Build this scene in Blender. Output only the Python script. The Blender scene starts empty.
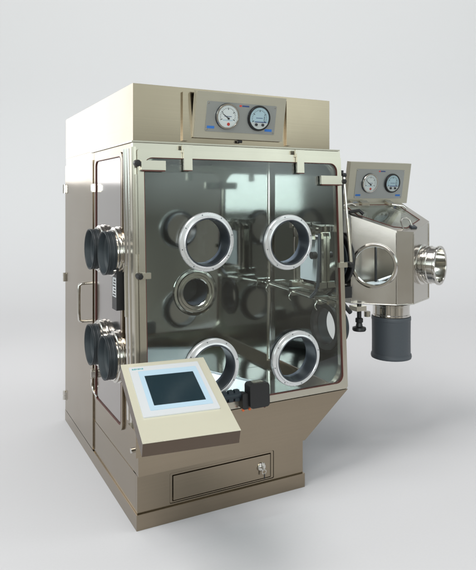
import bpy, bmesh, math, random
from mathutils import Vector, Matrix
from mathutils.geometry import tessellate_polygon
R = math.radians
PI = math.pi
rnd = random.Random(4)
scene = bpy.context.scene
C = scene.collection

# ------------------------------------------------------------------ materials
def new_mat(name):
    m = bpy.data.materials.new(name); m.use_nodes = True
    nt = m.node_tree
    return m, nt, nt.nodes['Principled BSDF'], nt.nodes['Material Output']

def plain(name, col, rough=.5, metal=0., spec=.5, bump=0., bscale=80., coat=0.):
    m, nt, b, o = new_mat(name)
    b.inputs['Base Color'].default_value = (*col, 1)
    b.inputs['Metallic'].default_value = metal
    b.inputs['Specular IOR Level'].default_value = spec
    b.inputs['Coat Weight'].default_value = coat
    tc = nt.nodes.new('ShaderNodeTexCoord')
    n = nt.nodes.new('ShaderNodeTexNoise'); n.inputs['Scale'].default_value = bscale; n.inputs['Detail'].default_value = 5
    nt.links.new(tc.outputs['Object'], n.inputs['Vector'])
    mr = nt.nodes.new('ShaderNodeMapRange')
    mr.inputs['To Min'].default_value = rough * .82; mr.inputs['To Max'].default_value = min(1, rough * 1.18)
    nt.links.new(n.outputs['Fac'], mr.inputs['Value']); nt.links.new(mr.outputs[0], b.inputs['Roughness'])
    if bump:
        bp = nt.nodes.new('ShaderNodeBump'); bp.inputs['Strength'].default_value = bump; bp.inputs['Distance'].default_value = .002
        nt.links.new(n.outputs['Fac'], bp.inputs['Height']); nt.links.new(bp.outputs[0], b.inputs['Normal'])
    return m

def steel(name, col, rough, grain=(3, 3, 260), strength=.06, wave=.0, var=.12, aniso=0.):
    """brushed sheet steel: fine stretched grain, gentle sheet waviness, handling smudges"""
    m, nt, b, o = new_mat(name); L = nt.links.new
    b.inputs['Metallic'].default_value = 1
    tc = nt.nodes.new('ShaderNodeTexCoord')
    mp = nt.nodes.new('ShaderNodeMapping'); mp.inputs['Scale'].default_value = grain
    L(tc.outputs['Object'], mp.inputs['Vector'])
    g = nt.nodes.new('ShaderNodeTexNoise'); g.inputs['Scale'].default_value = 1.5; g.inputs['Detail'].default_value = 4
    L(mp.outputs[0], g.inputs['Vector'])
    s = nt.nodes.new('ShaderNodeTexNoise'); s.inputs['Scale'].default_value = 4.5; s.inputs['Detail'].default_value = 4; s.inputs['Roughness'].default_value = .6
    L(tc.outputs['Object'], s.inputs['Vector'])
    w = nt.nodes.new('ShaderNodeTexNoise'); w.inputs['Scale'].default_value = 2.2; w.inputs['Detail'].default_value = 1
    L(tc.outputs['Object'], w.inputs['Vector'])
    # colour
    mx = nt.nodes.new('ShaderNodeMix'); mx.data_type = 'RGBA'
    mx.inputs['A'].default_value = (*[c * (1 - var) for c in col], 1); mx.inputs['B'].default_value = (*[min(1, c * (1 + var)) for c in col], 1)
    ad = nt.nodes.new('ShaderNodeMath'); ad.operation = 'MULTIPLY_ADD'; ad.inputs[1].default_value = .55; 
    L(g.outputs['Fac'], ad.inputs[0])
    h = nt.nodes.new('ShaderNodeMath'); h.operation = 'MULTIPLY'; h.inputs[1].default_value = .45
    L(s.outputs['Fac'], h.inputs[0]); L(h.outputs[0], ad.inputs[2])
    L(ad.outputs[0], mx.inputs['Factor']); L(mx.outputs['Result'], b.inputs['Base Color'])
    # roughness
    mr = nt.nodes.new('ShaderNodeMapRange'); mr.inputs['From Min'].default_value = .3; mr.inputs['From Max'].default_value = .7
    mr.inputs['To Min'].default_value = rough * .88; mr.inputs['To Max'].default_value = rough * 1.14
    L(s.outputs['Fac'], mr.inputs['Value']); L(mr.outputs[0], b.inputs['Roughness'])
    if aniso:
        tg = nt.nodes.new('ShaderNodeTangent'); tg.direction_type = 'RADIAL'; tg.axis = 'Z'
        b.inputs['Anisotropic'].default_value = aniso; L(tg.outputs[0], b.inputs['Tangent'])
    if wave:
        b2 = nt.nodes.new('ShaderNodeBump'); b2.inputs['Strength'].default_value = wave; b2.inputs['Distance'].default_value = .02
        L(w.outputs['Fac'], b2.inputs['Height']); L(b2.outputs[0], b.inputs['Normal'])
    return m

def glass(name, tint=(.80, .88, .87), k=1.0):
    """thin pane: clear tinted transmission plus a fresnel mirror"""
    m = bpy.data.materials.new(name); m.use_nodes = True; nt = m.node_tree; nt.nodes.clear()
    out = nt.nodes.new('ShaderNodeOutputMaterial'); mix = nt.nodes.new('ShaderNodeMixShader')
    t = nt.nodes.new('ShaderNodeBsdfTransparent'); t.inputs[0].default_value = (*tint, 1)
    g = nt.nodes.new('ShaderNodeBsdfGlossy'); g.inputs['Roughness'].default_value = .015; g.inputs[0].default_value = (k, k, k, 1)
    # Schlick reflectance, the same from both faces of the pane
    ge = nt.nodes.new('ShaderNodeNewGeometry'); dt = nt.nodes.new('ShaderNodeVectorMath'); dt.operation = 'DOT_PRODUCT'
    nt.links.new(ge.outputs['Normal'], dt.inputs[0]); nt.links.new(ge.outputs['Incoming'], dt.inputs[1])
    def mth(op, a, b_=None, c_=None):
        n = nt.nodes.new('ShaderNodeMath'); n.operation = op
        for i_, v in enumerate((a, b_, c_)):
            if v is None: continue
            if isinstance(v, (int, float)): n.inputs[i_].default_value = v
            else: nt.links.new(v, n.inputs[i_])
        return n.outputs[0]
    ab = mth('ABSOLUTE', dt.outputs['Value']); om = mth('SUBTRACT', 1.0, ab)
    fr = mth('MULTIPLY_ADD', mth('POWER', om, 5.0), .96, .04)
    tx = nt.nodes.new('ShaderNodeTexCoord'); nz_ = nt.nodes.new('ShaderNodeTexNoise'); nz_.inputs['Scale'].default_value = 5; nz_.inputs['Detail'].default_value = 6
    nt.links.new(tx.outputs['Object'], nz_.inputs['Vector'])
    nt.links.new(mth('MULTIPLY_ADD', mth('POWER', nz_.outputs['Fac'], 3.0), .10, .004), g.inputs['Roughness'])   # faint wipe marks
    nt.links.new(fr, mix.inputs[0]); nt.links.new(t.outputs[0], mix.inputs[1]); nt.links.new(g.outputs[0], mix.inputs[2])
    nt.links.new(mix.outputs[0], out.inputs[0])
    return m

M = {}
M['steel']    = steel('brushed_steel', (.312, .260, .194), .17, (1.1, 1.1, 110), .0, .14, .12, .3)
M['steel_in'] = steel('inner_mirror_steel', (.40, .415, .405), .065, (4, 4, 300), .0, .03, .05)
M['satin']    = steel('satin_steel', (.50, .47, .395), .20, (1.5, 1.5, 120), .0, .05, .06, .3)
M['satin'].node_tree.nodes['Principled BSDF'].inputs['Metallic'].default_value = .82
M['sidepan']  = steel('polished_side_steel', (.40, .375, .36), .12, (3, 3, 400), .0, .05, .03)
M['polish']   = steel('polished_steel', (.66, .64, .60), .13, (6, 6, 6), .0, 0, .02)
M['chamber']  = steel('satin_chamber_steel', (.62, .595, .55), .24, (3, 3, 520), .0, .025, .05, .3)
M['ring']     = steel('bright_ring_metal', (.70, .71, .72), .26, (6, 6, 6), 0, 0, .02)
M['ring'].node_tree.nodes['Principled BSDF'].inputs['Metallic'].default_value = .5
M['cuffin']   = plain('grey_cuff_plastic', (.042, .050, .062), .35)
M['rubber']   = plain('blue_grey_rubber', (.017, .024, .029), .48, bump=.15, bscale=60)
M['glove']    = plain('glove_rubber', (.040, .052, .060), .55, bump=.3, bscale=25)
M['sleeve']   = plain('grey_sleeve_plastic', (.060, .070, .082), .5, bump=.2, bscale=90)
M['black']    = plain('black_plastic', (.012, .012, .013), .38)
M['gasket']   = plain('red_brown_gasket', (.105, .028, .02), .5)
M['glass']    = glass('clear_glass', (.88, .905, .895))
M['white']    = plain('white_plastic', (.66, .68, .70), .4)
M['blueb']    = plain('pale_blue_plastic', (.50, .66, .78), .4)
M['screen']   = plain('dark_screen', (.014, .032, .042), .22, spec=.9)
M['teal']     = plain('teal_ink', (.10, .42, .45), .5)
M['blue']     = plain('blue_ink', (.03, .16, .52), .45)
M['red']      = plain('red_ink', (.60, .05, .04), .45)
M['navy']     = plain('navy_ink', (.04, .07, .20), .45)
M['dial']     = plain('white_dial', (.82, .84, .86), .4)
M['dialblue'] = plain('pale_dial', (.52, .68, .78), .4)
M['ink']      = plain('black_ink', (.03, .03, .035), .5)
M['orange']   = plain('orange_cap', (.62, .12, .03), .4)
M['cable']    = plain('dark_cable', (.012, .022, .030), .4)
M['slab']     = plain('pale_sheet', (.58, .62, .64), .38, metal=.12)  # pale; on the chamber floor it stands for a bright reflection
M['sheet']    = steel('cream_steel_sheet', (.52, .50, .415), .30, (1.2, 1.2, 110), 0, .03, .04)
M['nameplate'] = steel('grey_name_plate', (.38, .40, .395), .22, (1.5, 1.5, 4), 0, .05, .10)
for k in ('sheet', 'nameplate'): M[k].node_tree.nodes['Principled BSDF'].inputs['Metallic'].default_value = .5
M['bronze']   = plain('brown_paint', (.085, .055, .036), .35)
M['panel']    = steel('champagne_panel', (.72, .69, .55), .30, (1.2, 1.2, 90), 0, 0, .03)
M['panel'].node_tree.nodes['Principled BSDF'].inputs['Metallic'].default_value = .2

# ------------------------------------------------------------------ mesh builder
class MB:
    def __init__(self):
        self.bm = bmesh.new(); self.mats = []
    def merge(self, t, m, bevel=0, seg=2, mw=None):
        if bevel:
            es = [e for e in t.edges if len(e.link_faces) == 2 and e.calc_face_angle(0) > .6]
            bmesh.ops.bevel(t, geom=es, offset=bevel, segments=seg, profile=.7, affect='EDGES', clamp_overlap=True)
        bmesh.ops.recalc_face_normals(t, faces=t.faces)
        if mw is not None: t.transform(mw)
        if m not in self.mats: self.mats.append(m)
        i = self.mats.index(m)
        for f in t.faces: f.material_index = i
        me = bpy.data.meshes.new('tmp'); t.to_mesh(me); t.free()
        self.bm.from_mesh(me); bpy.data.meshes.remove(me)
        return self
    def box(self, lo, hi, m, bevel=.003, mp=None, seg=2):
        t = bmesh.new()
        P = [(x, y, z) for x in (lo[0], hi[0]) for y in (lo[1], hi[1]) for z in (lo[2], hi[2])]
        v = [t.verts.new(mp(*p) if mp else p) for p in P]
        for q in ((0,1,3,2),(4,6,7,5),(0,4,5,1),(2,3,7,6),(0,2,6,4),(1,5,7,3)): t.faces.new([v[i] for i in q])
        return self.merge(t, m, bevel, seg)
    def prism(self, poly, c0, c1, m, mp, bevel=0, seg=2):
        """polygon (a,b) extruded from c0 to c1; mp(a,b,c) -> point"""
        t = bmesh.new()
        A = [t.verts.new(mp(a, b, c0)) for a, b in poly]; B = [t.verts.new(mp(a, b, c1)) for a, b in poly]
        n = len(poly)
        t.faces.new(A[::-1]); t.faces.new(B)
        for i in range(n): t.faces.new((A[i], A[(i+1) % n], B[(i+1) % n], B[i]))
        return self.merge(t, m, bevel, seg)
    def plate(self, outer, holes, c0, c1, m, mp):
        """flat sheet with holes"""
        t = bmesh.new()
        loops = [outer] + list(holes)
        tris = tessellate_polygon([[Vector((a, b, 0)) for a, b in l] for l in loops])
        flat = [p for l in loops for p in l]
        A = [t.verts.new(mp(a, b, c0)) for a, b in flat]; B = [t.verts.new(mp(a, b, c1)) for a, b in flat]
        for tr in tris:
            try: t.faces.new([A[i] for i in tr]); t.faces.new([B[i] for i in reversed(tr)])
            except ValueError: pass
        k = 0
        for l in loops:
            n = len(l)
            for i in range(n):
                j = (i + 1) % n
                t.faces.new((A[k+i], A[k+j], B[k+j], B[k+i]))
            k += n
        return self.merge(t, m)
    def lathe(self, prof, m, o=(0,0,0), axis=(0,0,1), seg=48, closed=False, caps=False):
        """profile of (r,h) turned about an axis through o"""
        t = bmesh.new(); o = Vector(o); ax = Vector(axis).normalized()
        q = Vector((0,0,1)).rotation_difference(ax)
        e1 = q @ Vector((1,0,0)); e2 = q @ Vector((0,1,0))
        rings = []
        for r, h in prof:
            if r < 1e-6: rings.append([t.verts.new(o + ax*h)])
            else: rings.append([t.verts.new(o + ax*h + e1*r*math.cos(2*PI*k/seg) + e2*r*math.sin(2*PI*k/seg)) for k in range(seg)])
        N = len(rings)
        for i in range(N if closed else N-1):
            a, b = rings[i], rings[(i+1) % N]
            for k in range(seg):
                l = (k+1) % seg
                if len(a) == 1 and len(b) == 1: continue
                if len(a) == 1: t.faces.new((a[0], b[l], b[k]))
                elif len(b) == 1: t.faces.new((a[k], a[l], b[0]))
                else: t.faces.new((a[k], a[l], b[l], b[k]))
        if caps:
            if len(rings[0]) > 1: t.faces.new(rings[0][::-1])
            if len(rings[-1]) > 1: t.faces.new(rings[-1])
        return self.merge(t, m)
    def tube(self, pts, r, m, seg=20, smooth=0):
        pts = [Vector(p) for p in pts]
        for _ in range(smooth):
            q = [pts[0]]
            for a, b in zip(pts, pts[1:]): q += [a.lerp(b, .25), a.lerp(b, .75)]
            pts = q + [pts[-1]]
        t = bmesh.new(); rings = []
        up = None
        for i, p in enumerate(pts):
            d = (pts[min(i+1, len(pts)-1)] - pts[max(i-1, 0)]).normalized()
            if up is None:
                up = d.orthogonal().normalized()
            else:
                up = (up - d*up.dot(d)).normalized()
            s = d.cross(up)
            rings.append([t.verts.new(p + up*r*math.cos(2*PI*k/seg) + s*r*math.sin(2*PI*k/seg)) for k in range(seg)])
        for a, b in zip(rings, rings[1:]):
            for k in range(seg): t.faces.new((a[k], a[(k+1)%seg], b[(k+1)%seg], b[k]))
        t.faces.new(rings[0][::-1]); t.faces.new(rings[-1])
        return self.merge(t, m)
    def text(self, s, size, m, mp, depth=.0006, align='LEFT'):
        cu = bpy.data.curves.new('t', 'FONT'); cu.body = s; cu.size = size; cu.align_x = align; cu.extrude = depth
        ob = bpy.data.objects.new('t', cu); C.objects.link(ob)
        bpy.context.view_layer.update()
        me = bpy.data.meshes.new_from_object(ob.evaluated_get(bpy.context.evaluated_depsgraph_get()))
        t = bmesh.new(); t.from_mesh(me)
        for v in t.verts: v.co = mp(*v.co)
        bpy.data.objects.remove(ob); bpy.data.curves.remove(cu); bpy.data.meshes.remove(me)
        return self.merge(t, m)
    def build(self, name, parent=None, label=None, kind=None, keep=False):
        bm = self.bm
        bmesh.ops.remove_doubles(bm, verts=bm.verts, dist=1e-6)
        for f in bm.faces: f.smooth = True
        for e in bm.edges:
            e.smooth = not (len(e.link_faces) != 2 or e.calc_face_angle(0) > R(22))
        me = bpy.data.meshes.new(name); bm.to_mesh(me); bm.free()
        for m in self.mats: me.materials.append(m)
        o = bpy.data.objects.new(name, me); C.objects.link(o)
        if parent:
            o.parent = parent
            if parent.type == 'EMPTY': o.matrix_parent_inverse = Matrix.Translation(-parent.location)
        if label: o['label'] = label
        if kind: o['kind'] = kind
        return o

def thing(name, loc, label, cat, group=None):
    o = bpy.data.objects.new(name, None); o.empty_display_size = .1; C.objects.link(o); o.location = loc
    o['label'] = label; o['category'] = cat
    if group: o['group'] = group
    return o

def rrect(x0, y0, x1, y1, r, n=8):
    P = []
    for cx, cy, a in ((x1-r, y1-r, 0), (x0+r, y1-r, 90), (x0+r, y0+r, 180), (x1-r, y0+r, 270)):
        for i in range(n+1):
            t = R(a + 90*i/n); P.append((cx + r*math.cos(t), cy + r*math.sin(t)))
    return P
def rect(x0, y0, x1, y1): return [(x1, y1), (x0, y1), (x0, y0), (x1, y0)]
def circ(cx, cy, r, n=48): return [(cx + r*math.cos(2*PI*k/n), cy + r*math.sin(2*PI*k/n)) for k in range(n)]
def frame(o, X, U):
    o, X, U = Vector(o), Vector(X).normalized(), Vector(U).normalized(); N = X.cross(U)
    return lambda a, b, c: o + X*a + U*b + N*c
ident = lambda a, b, c: Vector((a, b, c))
XY = lambda a, b, c: Vector((a, b, c))                 # plan polygon, height c

# ------------------------------------------------------------------ dimensions (metres)
WB, WT, D = 1.135, 1.066, 1.41                         # body width, top box width, depth
YC = .68                                               # inner back wall of the work chamber
def yf(z): return -.06*(1.66 - z)/1.2                  # gently raked front
F = lambda a, b, c: Vector((a, yf(b) - c, b))          # front plane
S = lambda a, b, c: Vector((-c, a, b))                 # left side plane (a = depth)
FN = Vector((0, -1, -.05)).normalized()

iso = thing('glovebox_isolator', (.53, .67, 0),
            'large stainless steel glovebox cabinet with round glove ports, gauges on top and a locked drawer', 'glovebox')

# ---- base
MB().box((-.006, -.070, 0), (.864, D, .068), M['steel'], .0045).build('plinth', iso)
lc = MB()
lc.box((.0, -.0355, .069), (.858, D-.006, .234), M['steel'], .0)
# front skin with drawer recess
lc.plate(rect(.0, .069, .858, .234), [rrect(.150, .078, .690, .213, .006, 3)], .0, .024, M['steel'], lambda a, b, c: Vector((a, -.036 - c, b)))
lc.build('lower_cabinet', iso)
dw = MB().box((.168, -.059, .090), (.670, -.022, .198), M['steel'], .004).build('drawer', iso)
MB().plate(rrect(.152, .080, .688, .211, .006, 3), [rrect(.163, .085, .675, .203, .003, 3)], .0, .006, M['steel'], lambda a, b, c: Vector((a, -.051 - c, b))).build('drawer_frame', dw)
lk = MB()
lk.lathe([(0, 0), (.021, 0), (.021, .004), (.018, .007), (.012, .007), (.012, .010), (0, .010)], M['polish'], (.622, -.059, .146), (0, -1, 0), 32)
lk.box((.6195, -.080, .140), (.6245, -.068, .152), M['polish'], .0008)
lk.lathe([(.0105, -.0008), (.0125, 0), (.0105, .0008), (.0085, 0)], M['polish'], (.622, -.0845, .131), (0, 1, .1), 20, closed=True)
lk.box((.6200, -.0855, .098), (.6255, -.0838, .121), M['black'], .0006)
lk.build('drawer_lock', dw)

# ---- tapering lower body under the chamber
bl = MB()
bl.plate([(WB, .447), (0.0, .447), (0.0, .236), (.860, .236)], [], -.028, .006, M['steel'], F)
bl.prism([(.856, .236), (WB-.002, .444), (WB-.022, .444), (.836, .236)], .0, 1.30, M['steel'], lambda a, b, c: Vector((a, -.048 + c, b)))
bl.box((.002, .0, .2345), (.858, D-.02, .2365), M['steel'], 0)
bl.build('tapered_body', iso)

# ---- chamber shell
OPEN = rrect(.040, .474, 1.104, 1.630, .105, 10)
sh = MB()
sh.plate(rect(.0, .449, WB, 1.688), [OPEN], -.03, 0, M['satin'], F)
sh.build('front_wall', iso)
side_hole = rrect(.150, .375, .625, 1.640, .035, 8)
sl = MB()
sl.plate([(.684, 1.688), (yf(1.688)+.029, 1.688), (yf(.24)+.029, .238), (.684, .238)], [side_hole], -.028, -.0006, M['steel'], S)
sl.build('side_wall', iso)
# rounded corner post + the two vertical mouldings beside it
cp = MB()
def post(sec, z0, z1, m):
    t = bmesh.new()
    A = [t.verts.new((x, y + yf(z0), z0)) for x, y in sec]; B = [t.verts.new((x, y + yf(z1), z1)) for x, y in sec]
    n = len(sec); t.faces.new(A[::-1]); t.faces.new(B)
    for i in range(n): t.faces.new((A[i], A[(i+1) % n], B[(i+1) % n], B[i]))
    cp.merge(t, m)
post([(.012, -.005), (.004, -.004), (-.002, -.0005), (-.005, .006), (-.006, .034), (-.001, .036), (.006, .030), (.012, .004)], .449, 1.668, M['satin'])
def halfround(y, w, h): return [(0.001, y-w)] + [(-h*math.sin(PI*k/8), y - w*math.cos(PI*k/8)) for k in range(1, 8)] + [(.001, y+w)]
post(halfround(.062, .014, .012), .449, 1.664, M['polish'])
post(halfround(.102, .016, .015), .449, 1.664, M['polish'])
post(halfround(.102, .019, .018), .905, 1.135, M['satin'])
cp.build('corner_post', iso)
bw = MB()
bw.plate(rect(.029, .395, WB-.021, 1.688), [circ(.595, .888, .078)], 0, .006, M['steel_in'], lambda a, b, c: Vector((a, YC + c, b)))
bw.build('back_wall', iso)
# right wall : transfer door opening and glove port opening
rw = MB()
RW = lambda a, b, c: Vector((WB - .001 - c, a, b))
rw.plate([(.72, 1.688), (yf(1.688)+.028, 1.688), (yf(.449)+.028, .449), (.72, .449)],
         [circ(.105, .745, .102), rrect(.120, .960, .330, 1.235, .03, 6)], 0, .020, M['steel_in'], RW)
rw.build('right_wall', iso)
MB().box((.029, -.02, .385), (WB-.021, YC-.001, .394), M['steel_in'], 0).build('chamber_floor', iso)
MB().box((.029, .032, 1.676), (WB-.022, YC-.001, 1.687), M['steel_in'], 0).build('chamber_ceiling', iso)
# top ledge
MB().box((-.008, -.008, 1.6885), (WB-.008, .74, 1.6955), M['satin'], .002).build('top_ledge', iso)

# ---- top unit
tu = MB()
tu.box((0, 0, 1.6965), (WT, D, 1.95), M['steel'], .004)
tu.build('top_unit', iso)

# ---- rear housing with its hinged door
rh = MB().box((.0, .860, .069), (WT, D-.004, 1.6955), M['steel'], .003)
rh.box((.0, .6865, .069), (.02, .8595, 1.6955), M['steel'], 0)
rh.box((WT-.02, .721, .069), (WT, .8595, 1.6955), M['steel'], 0)
rh.build('rear_housing', iso)
rd = MB()
rd.box((-.007, .6885, .0735), (-.0005, D-.012, 1.648), M['steel'], .002)
rd = rd.build('rear_door', iso)
for z in (.165, .93, 1.50):
    h = MB()
    h.lathe([(0, -.028), (.010, -.028), (.010, -.002), (.0085, -.001), (.0085, .001), (.010, .002), (.010, .028), (0, .028)], M['polish'], (-.013, D-.012, z), (0, 0, 1), 16)
    h.box((-.010, D-.050, z-.024), (-.0065, D-.016, z+.024), M['polish'], .001)
    h.build('hinge', rd)
hd = MB().tube([(-.006, .790, .965), (-.050, .790, .965), (-.058, .790, .950), (-.058, .790, .770), (-.050, .790, .755), (-.006, .790, .755)], .0085, M['polish'], 20, 1)
hd.build('door_handle', rd)

# ---- left side window : frame, gasket, glass
sw = MB()
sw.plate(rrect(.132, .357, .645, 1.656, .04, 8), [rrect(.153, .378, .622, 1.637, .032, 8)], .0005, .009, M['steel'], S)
sw = sw.build('side_panel', iso)
MB().plate(rrect(.1535, .3785, .6215, 1.6365, .032, 8), [rrect(.1575, .3825, .6175, 1.6325, .028, 8)], -.004, .0095, M['gasket'], S).build('gasket', sw)
SP = [(.208, 1.183), (.475, 1.182), (.205, .694), (.475, .698)]
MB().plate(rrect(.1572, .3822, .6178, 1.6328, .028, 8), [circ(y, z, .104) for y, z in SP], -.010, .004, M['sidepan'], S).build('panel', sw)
# latches along the side window
for y, z in ((.634, 1.495), (.630, .505)):
    l = MB().box((-.030, y-.016, z-.022), (-.0095, y+.012, z+.022), M['satin'], .003)
    l.box((-.034, y-.021, z-.014), (-.012, y-.0165, z+.014), M['polish'], .001)
    l.build('latch', iso)
lb = MB().box((-.040, .118, .925), (-.003, .190, 1.135), M['black'], .004)
lb.box((-.041, .124, .985), (-.0395, .180, 1.075), M['white'], 0)
for k in range(6):
    lb.box((-.0418, .130 + .002*(k % 2), .991 + .0135*k), (-.0408, .172 - .007*(k % 3), .997 + .0135*k), M['ink'], 0)
lb.lathe([(0, 0), (.011, 0), (.011, .008), (0, .008)], M['polish'], (-.040, .150, 1.105), (-1, 0, 0), 16)
lb.build('door_lock_box', iso)
# small pipe rising from the lower latch
MB().tube([(-.02, .655, .47), (-.02, .655, .43), (-.012, .64, .40), (-.004, .60, .385)], .006, M['polish'], 20, 2).build('drain_pipe', iso)

# ---- side glove ports (steel flange, ribbed rubber cuff)
def side_port(y, z):
    o = (0, y, z); A = (-1, 0, 0)
    f = MB()
    f.lathe([(.104, -.012), (.120, -.012), (.120, -.0065), (.123, .003), (.123, .012), (.116, .014), (.116, .020), (.119, .022), (.119, .030), (.110, .034), (.110, .040), (.103, .041), (.101, .0)], M['polish'], o, A, 64, closed=True)
    f = f.build('side_glove_port', iso)
    c = MB()
    prof = [(.096, .030), (.1010, .032)]
    for k in (0, 1, 3): h = .035 + .0095*k; prof += [(.1010, h), (.1024, h+.003), (.1024, h+.006), (.1010, h+.009)]
    prof += [(.1025, .074), (.1025, .078), (.0995, .079), (.0965, .078), (.095, .075)]
    c.lathe(prof, M['rubber'], o, A, 64)
    c.lathe([(.095, .075), (.092, .050), (.085, .040), (.060, .034), (0, .030)], M['glove'], o, A, 64)
    c.build('rubber_cuff', f)
for y, z in SP: side_port(y, z)
# the same cuff on the right wall
f = MB().lathe([(.1005, -.030), (.128, -.030), (.128, -.0215), (.118, -.020), (.118, .0), (.120, .001), (.120, .014), (.100, .016)], M['black'], (WB, .105, .745), (1, 0, 0), 56, closed=True)
f = f.build('side_glove_port', iso)
MB().lathe([(.098, .0), (.106, .012), (.108, .030), (.106, .036), (.108, .042), (.106, .060), (.097, .060)], M['rubber'], (WB, .105, .745), (1, 0, 0), 56, closed=True).build('rubber_cuff', f)

# ---- front window
FP = [(.338, 1.238), (.782, 1.222), (.350, .661), (.808, .650)]
fw = MB()
fw.plate(rrect(.014, .458, 1.126, 1.658, .012, 4), [rrect(.043, .488, 1.100, 1.622, .042, 8)], .0008, .018, M['satin'], F)
fw = fw.build('front_window', iso)
MB().plate(rrect(.0435, .4885, 1.0995, 1.6215, .042, 8), [rrect(.0460, .4910, 1.0968, 1.6188, .040, 8)], .002, .0186, M['gasket'], F).build('gasket', fw)
MB().plate(rrect(.0455, .4905, 1.0975, 1.6195, .040, 8), [circ(x, z, .113) for x, z in FP], .006, .013, M['glass'], F).build('pane', fw)
def front_port(x, z):
    o = F(x, z, .0125)
    r = MB()
    r.lathe([(.1115, -.0055), (.124, -.0055), (.134, .0008), (.1375, .004), (.1375, .018), (.1345, .022), (.1225, .0235), (.1205, .031), (.1150, .033), (.1125, .031)], M['ring'], o, FN, 72, closed=True)
    r.lathe([(.1130, -.024), (.126, -.024), (.128, -.020), (.128, -.0070), (.1130, -.0070)], M['black'], o, FN, 72, closed=True)
    for k in range(8):
        a = 2*PI*(k + .3)/8
        p = o + FN*.0235 + Vector((1, 0, 0))*.1285*math.cos(a) + Vector((0, -.05, 1)).normalized()*.1285*math.sin(a)
        r.lathe([(0, .0010), (.0022, .0010), (.0027, .0), (.0027, -.001)], M['sleeve'], p, FN, 12)
    r = r.build('front_glove_port', iso)
    c = MB()
    c.lathe([(.1122, .0300), (.1085, .0325), (.1060, .029), (.1050, -.056), (.1065, -.058), (.109, -.056), (.1112, -.010)], M['cuffin'], o, FN, 72, closed=True)
    c.build('port_sleeve', r)
for x, z in FP: front_port(x, z)

# ---- window clamps
def clamp(name, parts):
    b = MB()
    for lo, hi, m in parts: b.box(lo, hi, m, .003, F)
    return b
for x in (.249, .862):
    clamp('c', [((x-.021, 1.568, .0205), (x+.021, 1.664, .034), M['satin']), ((x-.026, 1.648, .0185), (x+.026, 1.684, .030), M['satin']), ((x-.019, 1.564, .0205), (x+.019, 1.567, .036), M['gasket'])]).build('top_clamp', iso)
c = clamp('c', [((.026, 1.565, .0205), (.140, 1.607, .035), M['satin']), ((.030, 1.559, .0205), (.137, 1.5645, .034), M['gasket'])])
c.lathe([(0, -.012), (.010, -.012), (.015, 0), (.015, .022), (.012, .028), (0, .029)], M['black'], F(.008, 1.594, .02), FN, 24)
c.build('corner_clamp', iso)
c = clamp('c', [((.985, 1.512, .0205), (1.118, 1.556, .035), M['satin']), ((.990, 1.506, .0205), (1.114, 1.5115, .034), M['gasket'])])
c.lathe([(0, -.012), (.010, -.012), (.013, 0), (.013, .020), (0, .022)], M['black'], F(1.130, 1.528, .02), FN, 24)
c.build('corner_clamp', iso)
for x0, x1, kx, z in ((.022, .062, .012, 1.100), (1.080, 1.135, 1.158, 1.093)):
    c = clamp('c', [((x0, z-.013, .019), (x1, z+.013, .036), M['satin'])])
    c.lathe([(0, -.02), (.011, -.02), (.014, -.002), (.014, .022), (.011, .030), (0, .031)], M['black'], F(kx, z, .016), FN, 24)
    c.build('edge_clamp', iso)
clamp('c', [((.002, 1.195, .002), (.0125, 1.545, .016), M['satin'])]).build('hinge_bar', iso)
# gas strut on the right edge
st = MB()
st.tube([(1.150, -.012, 1.555), (1.160, -.030, 1.330)], .0055, M['polish'])
st.tube([(1.160, -.030, 1.335), (1.170, -.048, 1.105)], .0095, M['satin'])
st.lathe([(0, -.012), (.012, -.012), (.012, .012), (0, .012)], M['black'], (1.149, -.011, 1.562), (1, 0, 0), 16)
st.build('gas_strut', iso)
# motor block on the sill
mo = MB()
mo.prism(rrect(.520, .462, .624, .574, .016, 5), .019, .075, M['black'], F, .004)
mo.prism(rrect(.488, .460, .518, .532, .008, 4), .019, .060, M['black'], F, .003)
for x in (.494, .528, .608): mo.lathe([(0, 0), (.006, 0), (.006, .008), (0, .009)], M['orange'] if x < .6 else M['gasket'], F(x, .4555, .045), FN, 16)
mo.box((.545, .5745, .03), (.600, .5765, .06), M['satin'], .0005, F)
mo.build('sill_motor', iso)
cb = MB()
for k in range(8):
    x = .485 - .032*k
    cb.box((x-.027, .497, .0205), (x-.004, .548, .042), M['cable'], .004, F)
cb.tube([F(.489, .522, .03), F(.22, .522, .03)], .016, M['cable'])
cb.build('cable_chain', iso)

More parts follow.
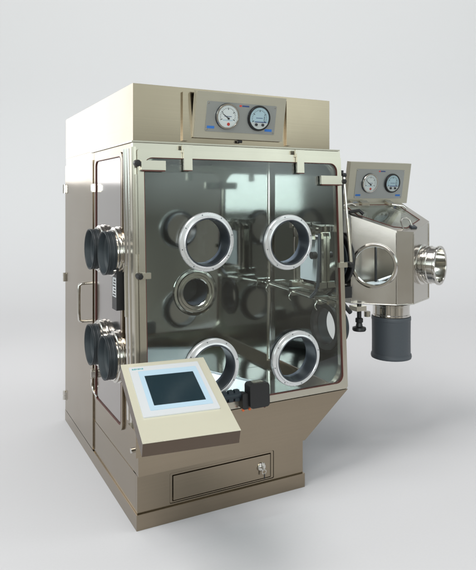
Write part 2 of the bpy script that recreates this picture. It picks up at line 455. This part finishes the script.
# ------------------------------------------------------------------ gauge panels
def gauge(parent, mp, a, b, N, kind):
    g = MB(); o = mp(a, b, 0)
    g.lathe([(.060, .0), (.060, .010), (.0585, .0135), (.0535, .0135), (.0525, .012), (.0525, .004)], M['polish'] if kind == 0 else M['black'], o, N, 48)
    g.lathe([(.0601, .000), (.0615, .000), (.0615, .006), (.0601, .006)], M['ink'], o, N, 48, closed=True)
    g.lathe([(0, .0085), (.0527, .0085)], M['dial'] if kind == 0 else M['dialblue'], o, N, 48)
    P = lambda x, y, c: mp(a + x, b + y, c)
    for k in range(21):
        t = R(205 - 230*k/20); r0 = .036 if k % 5 else .031
        u = Vector((math.cos(t), math.sin(t))); v = Vector((-u.y, u.x))
        w = .0009 if k % 5 else .0016
        pts = [u*r0 - v*w, u*.0415 - v*w, u*.0415 + v*w, u*r0 + v*w]
        g.prism([(p.x, p.y) for p in pts], .0087, .0093, M['ink'], P)
    if kind == 0:
        g.prism([(-.030, .012), (-.0295, .0145), (.006, -.008), (.003, -.011)], .0100, .0106, M['ink'], P)
        g.lathe([(0, .0088), (.005, .0088), (.005, .013), (0, .013)], M['ink'], mp(a + .004, b - .0095, 0), N, 16)
        g.box((-.018, -.001, .0087), (.020, .0015, .0092), M['navy'], 0, P)
        g.box((-.024, -.020, .0087), (.026, -.016, .0092), M['blueb'], 0, P)
        g.prism(circ(.006, -.036, .0075, 16), .0087, .0105, M['red'], P)
    else:
        seg = [(-.047, -.020)] + [(.0512*math.cos(R(t)), .0512*math.sin(R(t))) for t in range(203, 338, 6)] + [(.047, -.020)]
        g.prism(seg, .0087, .013, M['white'], P)
        for x in (-.018, .018): g.lathe([(0, .012), (.0065, .012), (.0065, .020), (0, .021)], M['ink'], mp(a + x, b - .030, 0), N, 16)
        g.prism([(.026, -.012), (.0275, -.012), (.0285, .012), (.026, .010)], .0100, .0106, M['ink'], P)
        g.box((-.022, -.0195, .0087), (.040, -.016, .0135), M['navy'], 0, P)
        g.box((-.018, .000, .0087), (.018, .0025, .0092), M['navy'], 0, P)
    g.lathe([(0, .0132), (.0534, .0132)], M['glass'], o, N, 40)
    return g.build('gauge', parent)

def gauge_panel(parent, o, w, h, tilt):
    mp = frame(o, (1, 0, 0), (0, -math.sin(tilt), math.cos(tilt)))
    N = mp(0, 0, 1) - mp(0, 0, 0)
    p = MB()
    p.box((0, 0, -.002), (w, h, .004), M['sheet'], .0015, mp)
    for lo, hi in (((-.002, 0, -.030), (.003, h, -.0022)), ((w-.003, 0, -.030), (w+.002, h, -.0022)), ((.0032, h-.005, -.030), (w-.0032, h, -.0022)), ((.0032, 0, -.030), (w-.0032, .005, -.0022))):
        p.box(lo, hi, M['sheet'], 0, mp)
    p = p.build('gauge_panel', parent)
    q = MB()
    q.plate(rrect(.052, .032, w-.052, h-.042, .006, 4), [], .0043, .0062, M['nameplate'], mp)
    for x in (.060, w-.060):
        for y in (.041, h-.051): q.lathe([(0, .0085), (.003, .0083), (.004, .006)], M['polish'], mp(x, y, 0), N, 12)
    q.box((.060, .046, .0063), (.098, .058, .0068), M['blue'], 0, mp)
    q.box((w-.108, .046, .0063), (w-.068, .058, .0068), M['blue'], 0, mp)
    q.box((w/2-.018, h-.058, .0063), (w/2-.006, h-.050, .0068), M['red'], 0, mp)
    q.box((w/2-.003, h-.0575, .0063), (w/2+.034, h-.0505, .0068), M['navy'], 0, mp)
    q.build('name_plate', p)
    mg = lambda a, b, c: mp(a, b, c + .0063)
    gauge(p, mg, .160, h*.50, N, 0)
    gauge(p, mg, w-.148, h*.505, N, 1)
    return p
gauge_panel(iso, (.286, -.012, 1.722), .478, .214, .20)
gm = MB()
gm.box((.232, -.014, 1.704), (.258, -.001, 1.928), M['steel'], .004)
gm.box((.792, -.014, 1.704), (.818, -.001, 1.928), M['steel'], .004)
gm.prism([(-.0012, 1.726), (-.0012, 1.925), (-.026, 1.925)], .300, .750, M['steel'], lambda a, b, c: Vector((c, a, b)))
gm.build('gauge_mount', iso)
MB().lathe([(0, -.012), (.007, -.012), (.007, .012), (0, .012)], M['black'], (.525, -.014, 1.712), (1, 0, 0), 14).build('panel_catch', iso)

# ------------------------------------------------------------------ inside the chamber
bp = MB()
o = (.595, YC, .888)
bp.lathe([(.078, .03), (.078, -.012), (.083, -.016), (.098, -.016), (.101, -.011), (.103, -.020), (.116, -.020), (.120, -.012), (.134, -.010), (.138, -.006), (.138, -.0008), (.090, -.0008)], M['polish'], o, (0, 1, 0), 64, closed=True)
bp.lathe([(.0775, .15), (.0775, .0)], M['cuffin'], o, (0, 1, 0), 48)
bp.lathe([(0, .11), (.060, .11), (.060, .125), (0, .125)], M['black'], o, (0, 1, 0), 40)
bp.lathe([(.0775, .149), (0, .149)], M['cuffin'], o, (0, 1, 0), 40)
bp.build('back_port', iso)
fil = [(WB-.0212 - .03 + .03*math.sin(R(a)), YC - .0003 - .03 + .03*math.cos(R(a))) for a in range(0, 91, 10)] + [(WB-.0212, YC-.0003)]
MB().prism(fil, .395, 1.675, M['polish'], XY).build('corner_fillet', iso)
rail = MB()
rail.tube([(1.072, .672, .914), (1.072, .02, .886)], .0095, M['polish'])
for y in (.62, .36, .10):
    z = .886 + .028*(y-.02)/.65
    rail.box((1.055, y-.018, z-.020), (1.113, y+.018, z+.020), M['polish'], .004)
    rail.tube([(1.06, y, z), (1.04, y, z-.028), (1.055, y, z-.05)], .006, M['polish'], 20, 1)
rail.build('hanging_rail', iso)
td = MB()
TD = lambda a, b, c: Vector((1.112 - c, a, b))
td.plate(rrect(.090, .930, .360, 1.265, .04, 6), [rrect(.110, .950, .340, 1.245, .035, 6)], 0, .018, M['satin'], TD)
td = td.build('transfer_door', iso)
MB().plate(rrect(.132, .985, .290, 1.215, .008, 4), [], .024, .036, M['slab'], TD).build('door_leaf', td)
d2 = MB()
d2.tube([(1.075, .352, 1.28), (1.075, .352, .94)], .008, M['polish'])
d2.tube([(1.070, .360, 1.285), (1.070, .06, 1.275)], .008, M['polish'])
for y, z in ((.35, 1.285), (.25, 1.29), (.12, 1.28), (.06, 1.275), (.352, .95), (.10, .97)):
    d2.box((1.050, y-.016, z-.016), (1.111, y+.016, z+.016), M['polish'], .004)
for y, z in ((.30, 1.25), (.16, 1.245)): d2.prism([(y-.022, z-.03), (y+.022, z-.03), (y+.012, z+.025), (y-.012, z+.025)], .037, .060, M['polish'], TD, .004)
d2.lathe([(0, .0), (.020, .0), (.020, .028), (0, .03)], M['black'], (1.076, .140, 1.128), (-1, 0, 0), 20)
d2.tube([(1.06, .08, 1.25), (1.05, .07, 1.1), (1.055, .085, .95), (1.06, .16, .90)], .009, M['cuffin'], 20, 2)
d2.build('door_linkage', td)
gr = MB()
for k in range(16): gr.box((.08 + .062*k, .0, .396), (.128 + .062*k, .055, .402), M['steel'], .001)
gr.build('floor_grille', iso)
tb = MB()  # added pale piece imitating the bright reflection in the mirror floor
def slab(u, v, c):
    e1 = Vector((.298, .14, 0)).normalized(); e2 = Vector((-e1.y, e1.x, 0)); return Vector((.500, .090, .396)) + e1*u + e2*v + Vector((0, 0, c))
tb.box((0, 0, .030), (.34, .44, .034), M['slab'], 0, slab)
for lo, hi in (((0, -.003, 0), (.34, 0, .046)), ((0, .44, 0), (.34, .443, .046)), ((-.003, -.003, 0), (0, .443, .046)), ((.34, -.003, 0), (.343, .443, .046))): tb.box(lo, hi, M['slab'], 0, slab)
tr = tb.build('floor_reflection_slab')
tr['label'] = 'added pale tray lying on the floor inside the glovebox'; tr['category'] = 'slab'
MB().box((.33, .050, 1.670), (.97, .105, 1.6755), M['white'], .002).build('lamp_housing', iso)

# ------------------------------------------------------------------ operator panel
op = thing('operator_panel', (0.0, -.35, .60), 'tilted beige touch screen console with dark display in a white and pale blue surround', 'control panel')
yaw, tl = -.134, 1.276
HM = frame((-.166, -.625, .611), (math.cos(yaw), math.sin(yaw), 0), (-math.sin(yaw)*math.sin(tl), math.cos(yaw)*math.sin(tl), math.cos(tl)))
hs = MB().box((.001, .001, -.055), (.353, .491, -.0025), M['bronze'], .003, HM)
hs.box((0, 0, -.0022), (.354, .492, 0), M['panel'], .001, HM)
hs = hs.build('housing', op)
bz = MB().prism(rrect(.027, .131, .318, .458, .004, 4), .0003, .005, M['white'], HM, .001).build('screen_surround', op)
MB().plate(rrect(.059, .163, .300, .423, .003, 3), [rrect(.078, .190, .279, .387, .002, 3)], .0053, .0062, M['blueb'], HM).build('blue_border', bz)
MB().prism(rrect(.0785, .1905, .2785, .3865, .002, 3), .0053, .0058, M['screen'], HM).build('screen', bz)
MB().text('SIEMENS', .0125, M['teal'], lambda x, y, z: HM(.037 + x, .436 + y, .0056 + z)).build('lettering', bz)
br = MB()
br.box((-.030, -.135, .345), (-.006, -.020, .455), M['steel'], .003)
br.box((-.026, -.330, .440), (-.010, -.100, .470), M['steel'], .003)
br.prism([(-.33, .44), (-.30, .44), (-.27, .615), (-.36, .595)], -.028, -.008, M['steel'], lambda a, b, c: Vector((c, a, b)))
br.lathe([(0, 0), (.011, 0), (.011, .010), (0, .011)], M['polish'], (-.030, -.095, .365), (-1, 0, 0), 16)
br.build('bracket', op)

# ------------------------------------------------------------------ side transfer chamber
tc = thing('transfer_chamber', (1.65, .2, .5), 'small many-sided steel chamber hanging on the right with ports, gauges and a grey sleeve below', 'transfer chamber')
A, B, Cc, Dd, E_, F_ = [Vector(p) for p in ((1.400, .243), (1.592, .070), (1.704, .052), (1.932, .160), (1.915, .385), (1.385, .385))]
ZB = .826
ztop = lambda p: 1.2405 + .5*(p[1] - .065)
def wall(b, P, Q, holes=(), m=M['chamber'], th=.010):
    d = (Q - P).normalized(); L = (Q - P).length
    mp = lambda a, z, c: Vector((P.x + d.x*a + d.y*c, P.y + d.y*a - d.x*c, z))
    b.plate([(L, ztop(Q)), (0, ztop(P)), (0, ZB), (L, ZB)], holes, -th, 0, m, mp)
    return mp
cs = MB()
LAB = (B - A).length; LCD = (Dd - Cc).length
mAB = wall(cs, A, B, [circ(LAB*.515, 1.047, .111)])
wall(cs, B, Cc); mCD = wall(cs, Cc, Dd, [circ(LCD*.50, 1.045, .100)])
wall(cs, Dd, E_); wall(cs, E_, F_); wall(cs, F_, A)
poly = [A, B, Cc, Dd, E_, F_]
cs.prism([(p.x, p.y) for p in poly], ZB-.004, ZB, M['chamber'], XY)
for p in (A, B, Cc, Dd): cs.tube([(p.x, p.y, ZB+.002), (p.x, p.y, ztop(p)-.002)], .0042, M['polish'])
for p, q in ((A, B), (B, Cc), (Cc, Dd)): cs.tube([(p.x, p.y, ZB-.001), (q.x, q.y, ZB-.001)], .004, M['polish'])
cs.build('chamber_body', tc)
ctr = sum(poly, Vector((0, 0)))/6
T = lambda a, b, c: Vector((a, b, ztop((a, b)) + c))
def scaled(k, shift=(0, 0)): return [(ctr.x + (p.x-ctr.x)*k + shift[0], ctr.y + (p.y-ctr.y)*k + shift[1]) for p in poly]
ld = MB().plate(scaled(1.012), [scaled(.80, (0, .008))], .0008, .010, M['chamber'], T)
ld = ld.build('sloped_lid', tc)
MB().plate(scaled(.81, (0, .008)), [scaled(.785, (0, .008))], .0102, .0125, M['gasket'], T).build('gasket', ld)
MB().plate(scaled(.803, (0, .008)), [], .004, .0095, M['glass'], T).build('pane', ld)
for x, y, w, h in ((1.52, .365, .045, .018), (1.60, .365, .06, .014), (1.80, .365, .045, .018)):
    MB().box((x-w/2, y-h, .0128), (x+w/2, y+h, .028), M['satin'], .003, T).build('lid_latch', ld)
for pts, r_, m_ in (([T(1.395, .33, .02), T(1.47, .33, .034), T(1.49, .31, .03)], .007, 'polish'), ([T(1.40, .26, .02), T(1.465, .25, .034), T(1.485, .235, .02)], .010, 'black'), ([T(1.805, .345, .02), T(1.86, .30, .034), T(1.875, .29, .02)], .008, 'polish')):
    MB().tube(pts, r_, M[m_]).build('lid_hinge', ld)
hl = MB().tube([T(1.655, .083, .01), T(1.66, .115, .055), T(1.735, .125, .055), T(1.745, .10, .01)], .0055, M['polish'], 20, 1)
hl.box((1.725, .085, .011), (1.765, .110, .020), M['cuffin'], .002, T)
hl.build('lid_handle', ld)
# front port ring
nAB = (mAB(0, 0, 1) - mAB(0, 0, 0)); oAB = mAB(LAB*.515, 1.047, 0)
MB().lathe([(.1105, -.0095), (.1105, .013), (.113, .017), (.124, .017), (.127, .013), (.130, .010), (.133, .006), (.133, .0006), (.111, .0006)], M['polish'], oAB, nAB, 64, closed=True).build('port_ring', tc)
# right flange
nCD = (mCD(0, 0, 1) - mCD(0, 0, 0)); oCD = mCD(LCD*.50, 1.045, 0)
fl = MB().lathe([(.098, -.009), (.098, .112), (.101, .116), (.114, .116), (.116, .112), (.116, .104), (.108, .098), (.108, .066), (.113, .062), (.113, .052), (.107, .048), (.107, .042), (.113, .038), (.113, .028), (.108, .024), (.108, .018), (.120, .012), (.120, .0006), (.100, .0006)], M['polish'], oCD, nCD, 64, closed=True)
fl.build('side_flange', tc)
# inside
ins = MB()
ins.lathe([(0, 0), (.008, 0), (.008, .40), (0, .40)], M['black'], (1.635, .30, .85), (0, 0, 1), 12)
ins.lathe([(0, 0), (.115, 0), (.120, .006), (.115, .012), (0, .016)], M['slab'], (1.635, .215, .915), (0, 0, 1), 48)
ins.lathe([(0, 0), (.085, 0), (.085, .060), (0, .060)], M['polish'], (1.635, .20, .8265), (0, 0, 1), 48)
ins.tube([(1.54, .17, .955), (1.735, .20, .985)], .007, M['white'])
ins.build('port_cover', tc)
# neck and sleeve below
SC = (1.636, .165)
MB().lathe([(.098, 0), (.108, .0), (.110, .004), (.110, .012), (.107, .016), (.107, .0625), (.110, .066), (.110, .0745), (.098, .0745)], M['polish'], (*SC, .745), (0, 0, 1), 56, closed=True).build('neck_flange', tc)
sv = MB().lathe([(.106, .246), (.1125, .246), (.1145, .240), (.1145, .226), (.1125, .222), (.1115, .12), (.1120, .030), (.1165, .024), (.1185, .012), (.1160, .002), (.108, .0), (.105, .004), (.105, .24)], M['sleeve'], (*SC, .4985), (0, 0, 1), 64, closed=True)
sv.build('sleeve', tc)
# docking neck and black hardware at the left
dk = MB()
prof = []
for k in range(7): h = .006 + .030*k; prof += [(.120, h), (.135, h+.008), (.135, h+.016), (.120, h+.026)]
dk.lathe(prof, M['rubber'], (1.138, .33, 1.08), (1, 0, 0), 48)
dk.build('docking_bellows', tc)
MB().lathe([(.10, .0), (.150, .0), (.155, .004), (.155, .022), (0, .022)], M['black'], (1.355, .33, 1.08), (1, 0, 0), 48).build('docking_flange', tc)
MB().box((1.290, .205, .928), (1.316, .228, 1.60), M['black'], .005).build('support_post', tc)
MB().box((1.20, .20, .865), (1.372, .30, .93), M['black'], .008).build('support_arm', tc)
MB().tube([(1.25, .19, .90), (1.29, .16, .83), (1.33, .16, .79)], .013, M['black'], 20, 1).build('hose', tc)
kn = MB()
kn.lathe([(0, .0), (.010, .0), (.036, .004), (.040, .012), (.038, .024), (.020, .030), (.016, .050), (.022, .054), (.022, .075), (.013, .080), (.013, .16), (0, .16)], M['black'], (1.405, .175, .672), (0, 0, 1), 32)
kn.lathe([(0, .0), (.030, 0), (.030, .018), (0, .018)], M['black'], (1.405, .175, .80), (0, 0, 1), 24)
kn.box((1.36, .14, .795), (1.43, .21, .8215), M['satin'], .003)
kn.lathe([(0, 0), (.018, 0), (.018, .03), (0, .03)], M['satin'], (1.455, .165, .755), (0, 0, 1), 20)
kn.build('valve_knob', tc)
gauge_panel(tc, (1.487, .402, 1.409), .490, .258, .17)
# ------------------------------------------------------------------ floor and backdrop
ang = .482
vd = Vector((math.sin(ang), math.cos(ang), 0)); vr = Vector((math.cos(ang), -math.sin(ang), 0))
cam_loc = Vector((-.8196, -2.5685, 1.4386))
def mat_sweep():
    m, nt, b, o = new_mat('studio_paper'); L = nt.links.new
    b.inputs['Roughness'].default_value = .85; b.inputs['Specular IOR Level'].default_value = .15
    tc_ = nt.nodes.new('ShaderNodeTexCoord'); n = nt.nodes.new('ShaderNodeTexNoise'); n.inputs['Scale'].default_value = 90; n.inputs['Detail'].default_value = 6
    L(tc_.outputs['Object'], n.inputs['Vector'])
    mx = nt.nodes.new('ShaderNodeMix'); mx.data_type = 'RGBA'; mx.inputs['A'].default_value = (.722, .715, .730, 1); mx.inputs['B'].default_value = (.752, .745, .760, 1)
    L(n.outputs['Fac'], mx.inputs['Factor']); L(mx.outputs['Result'], b.inputs['Base Color'])
    return m
paper = mat_sweep()
G = lambda a, b, c: Vector((cam_loc.x, cam_loc.y, 0)) + vr*a + vd*b + Vector((0, 0, c))
W, D0, D1, RC, H = 19, 1.5, 7.5, 3.5, 9.0
fb = bmesh.new(); vs = [fb.verts.new(G(a, b, 0)) for a, b in ((-W, D0), (W, D0), (W, D1), (-W, D1))]; fb.faces.new(vs)
t = MB(); t.merge(fb, paper); t.build('floor', kind='structure')
fb = bmesh.new(); rows = []
prof = [(D1 + RC*math.sin(R(a)), RC*(1 - math.cos(R(a)))) for a in range(0, 91, 3)] + [(D1 + RC, H)]
for b, z in prof: rows.append([fb.verts.new(G(a, b, z)) for a in (-W, W)])
for p, q in zip(rows, rows[1:]): fb.faces.new((p[0], p[1], q[1], q[0]))
t = MB(); t.merge(fb, paper); t.build('backdrop', kind='structure')

# ------------------------------------------------------------------ light
w = bpy.data.worlds.new('World'); scene.world = w; w.use_nodes = True; nt = w.node_tree; L = nt.links.new
bg = nt.nodes['Background']; bg.inputs['Strength'].default_value = 1.0
tcw = nt.nodes.new('ShaderNodeTexCoord')
sep = nt.nodes.new('ShaderNodeSeparateXYZ'); L(tcw.outputs['Generated'], sep.inputs[0])
ramp = nt.nodes.new('ShaderNodeValToRGB'); mr = nt.nodes.new('ShaderNodeMapRange')
mr.inputs['From Min'].default_value = -1; mr.inputs['From Max'].default_value = 1
L(sep.outputs['Z'], mr.inputs['Value']); L(mr.outputs[0], ramp.inputs[0])
cr = ramp.color_ramp
cr.elements[0].position = 0; cr.elements[0].color = (.32, .28, .23, 1)
cr.elements[1].position = 1; cr.elements[1].color = (.22, .22, .22, 1)
for p, c in ((.47, (.34, .325, .285)), (.530, (.25, .25, .23)), (.56, (1.85, 2.12, 2.08)), (.63, (1.62, 1.82, 1.80)), (.74, (.32, .32, .32))):
    e = cr.elements.new(p); e.color = (*c, 1)
# made-up soft noise over the surround, for varied reflections in the steel
mpw = nt.nodes.new('ShaderNodeMapping'); mpw.inputs['Scale'].default_value = (3.2, 3.2, 1.1); L(tcw.outputs['Generated'], mpw.inputs[0])
nz = nt.nodes.new('ShaderNodeTexNoise'); nz.inputs['Scale'].default_value = 1.4; nz.inputs['Detail'].default_value = 2; L(mpw.outputs[0], nz.inputs['Vector'])
mr2 = nt.nodes.new('ShaderNodeMapRange'); mr2.inputs['From Min'].default_value = .35; mr2.inputs['From Max'].default_value = .65; mr2.inputs['To Min'].default_value = .45; mr2.inputs['To Max'].default_value = 1.4
L(nz.outputs['Fac'], mr2.inputs['Value'])
mu = nt.nodes.new('ShaderNodeMix'); mu.data_type = 'RGBA'; mu.blend_type = 'MULTIPLY'; mu.inputs['Factor'].default_value = 1
L(ramp.outputs[0], mu.inputs['A']); L(mr2.outputs[0], mu.inputs['B']); L(mu.outputs['Result'], bg.inputs['Color'])

def area(name, loc, target, sx, sy, power, col=(1, 1, 1)):
    l = bpy.data.lights.new(name, 'AREA'); l.shape = 'RECTANGLE'; l.size = sx; l.size_y = sy; l.energy = power; l.color = col
    o = bpy.data.objects.new(name, l); C.objects.link(o); o.location = loc
    o.rotation_euler = (Vector(target) - Vector(loc)).to_track_quat('-Z', 'Y').to_euler()
    return o
area('key_lamp', (-9.5, -1.4, 18.0), (1.0, .5, 0), 8.5, 8.5, 1800, (1, .985, .96))
area('backdrop_lamp', G(3.0, 3.5, 8.0), G(3.2, 10.5, 2.0), 10, 2, 150)
area('side_softbox', (-.90, 3.6, 2.22), (0, .9, 1.80), 1.2, 1.25, 10)
area('overhead_softbox', (-.9, -2.3, 3.7), (0, -.3, .65), 1.0, 1.0, 24, (1, .98, .93))
area('front_softbox', (-.95, -3.6, 1.74), (.9, .4, 1.6), 1.7, .95, 36, (.92, .98, 1))
area('chamber_lamp', (.65, .075, 1.668), (.65, .42, .4), .60, .03, 11, (.88, .97, 1)).data.spread = R(75)
area('transfer_fill', (1.660, .105, 1.185), (1.64, .25, .90), .11, .03, 1.2, (.86, .97, 1))  # added fill with no fitting, brightens the transfer chamber interior

# ------------------------------------------------------------------ camera
cd = bpy.data.cameras.new('camera'); cam = bpy.data.objects.new('camera', cd); C.objects.link(cam)
cam.location = cam_loc; cam.rotation_euler = (R(90), 0, -.48213)
cd.sensor_fit = 'VERTICAL'; cd.sensor_height = 36; cd.sensor_width = 36*855/1024; cd.lens = 600.15/570*36; cd.shift_y = -(285 - 198.45)/570
cd.clip_start = .05; cd.clip_end = 200
scene.camera = cam
scene.render.resolution_x = 855; scene.render.resolution_y = 1024
scene.view_settings.view_transform = 'Standard'; scene.view_settings.look = 'None'
scene.view_settings.exposure = 0; scene.view_settings.gamma = 1
scene.render.engine = 'CYCLES'
scene.cycles.caustics_reflective = False; scene.cycles.caustics_refractive = False
scene.cycles.max_bounces = 14; scene.cycles.glossy_bounces = 8; scene.cycles.transparent_max_bounces = 24
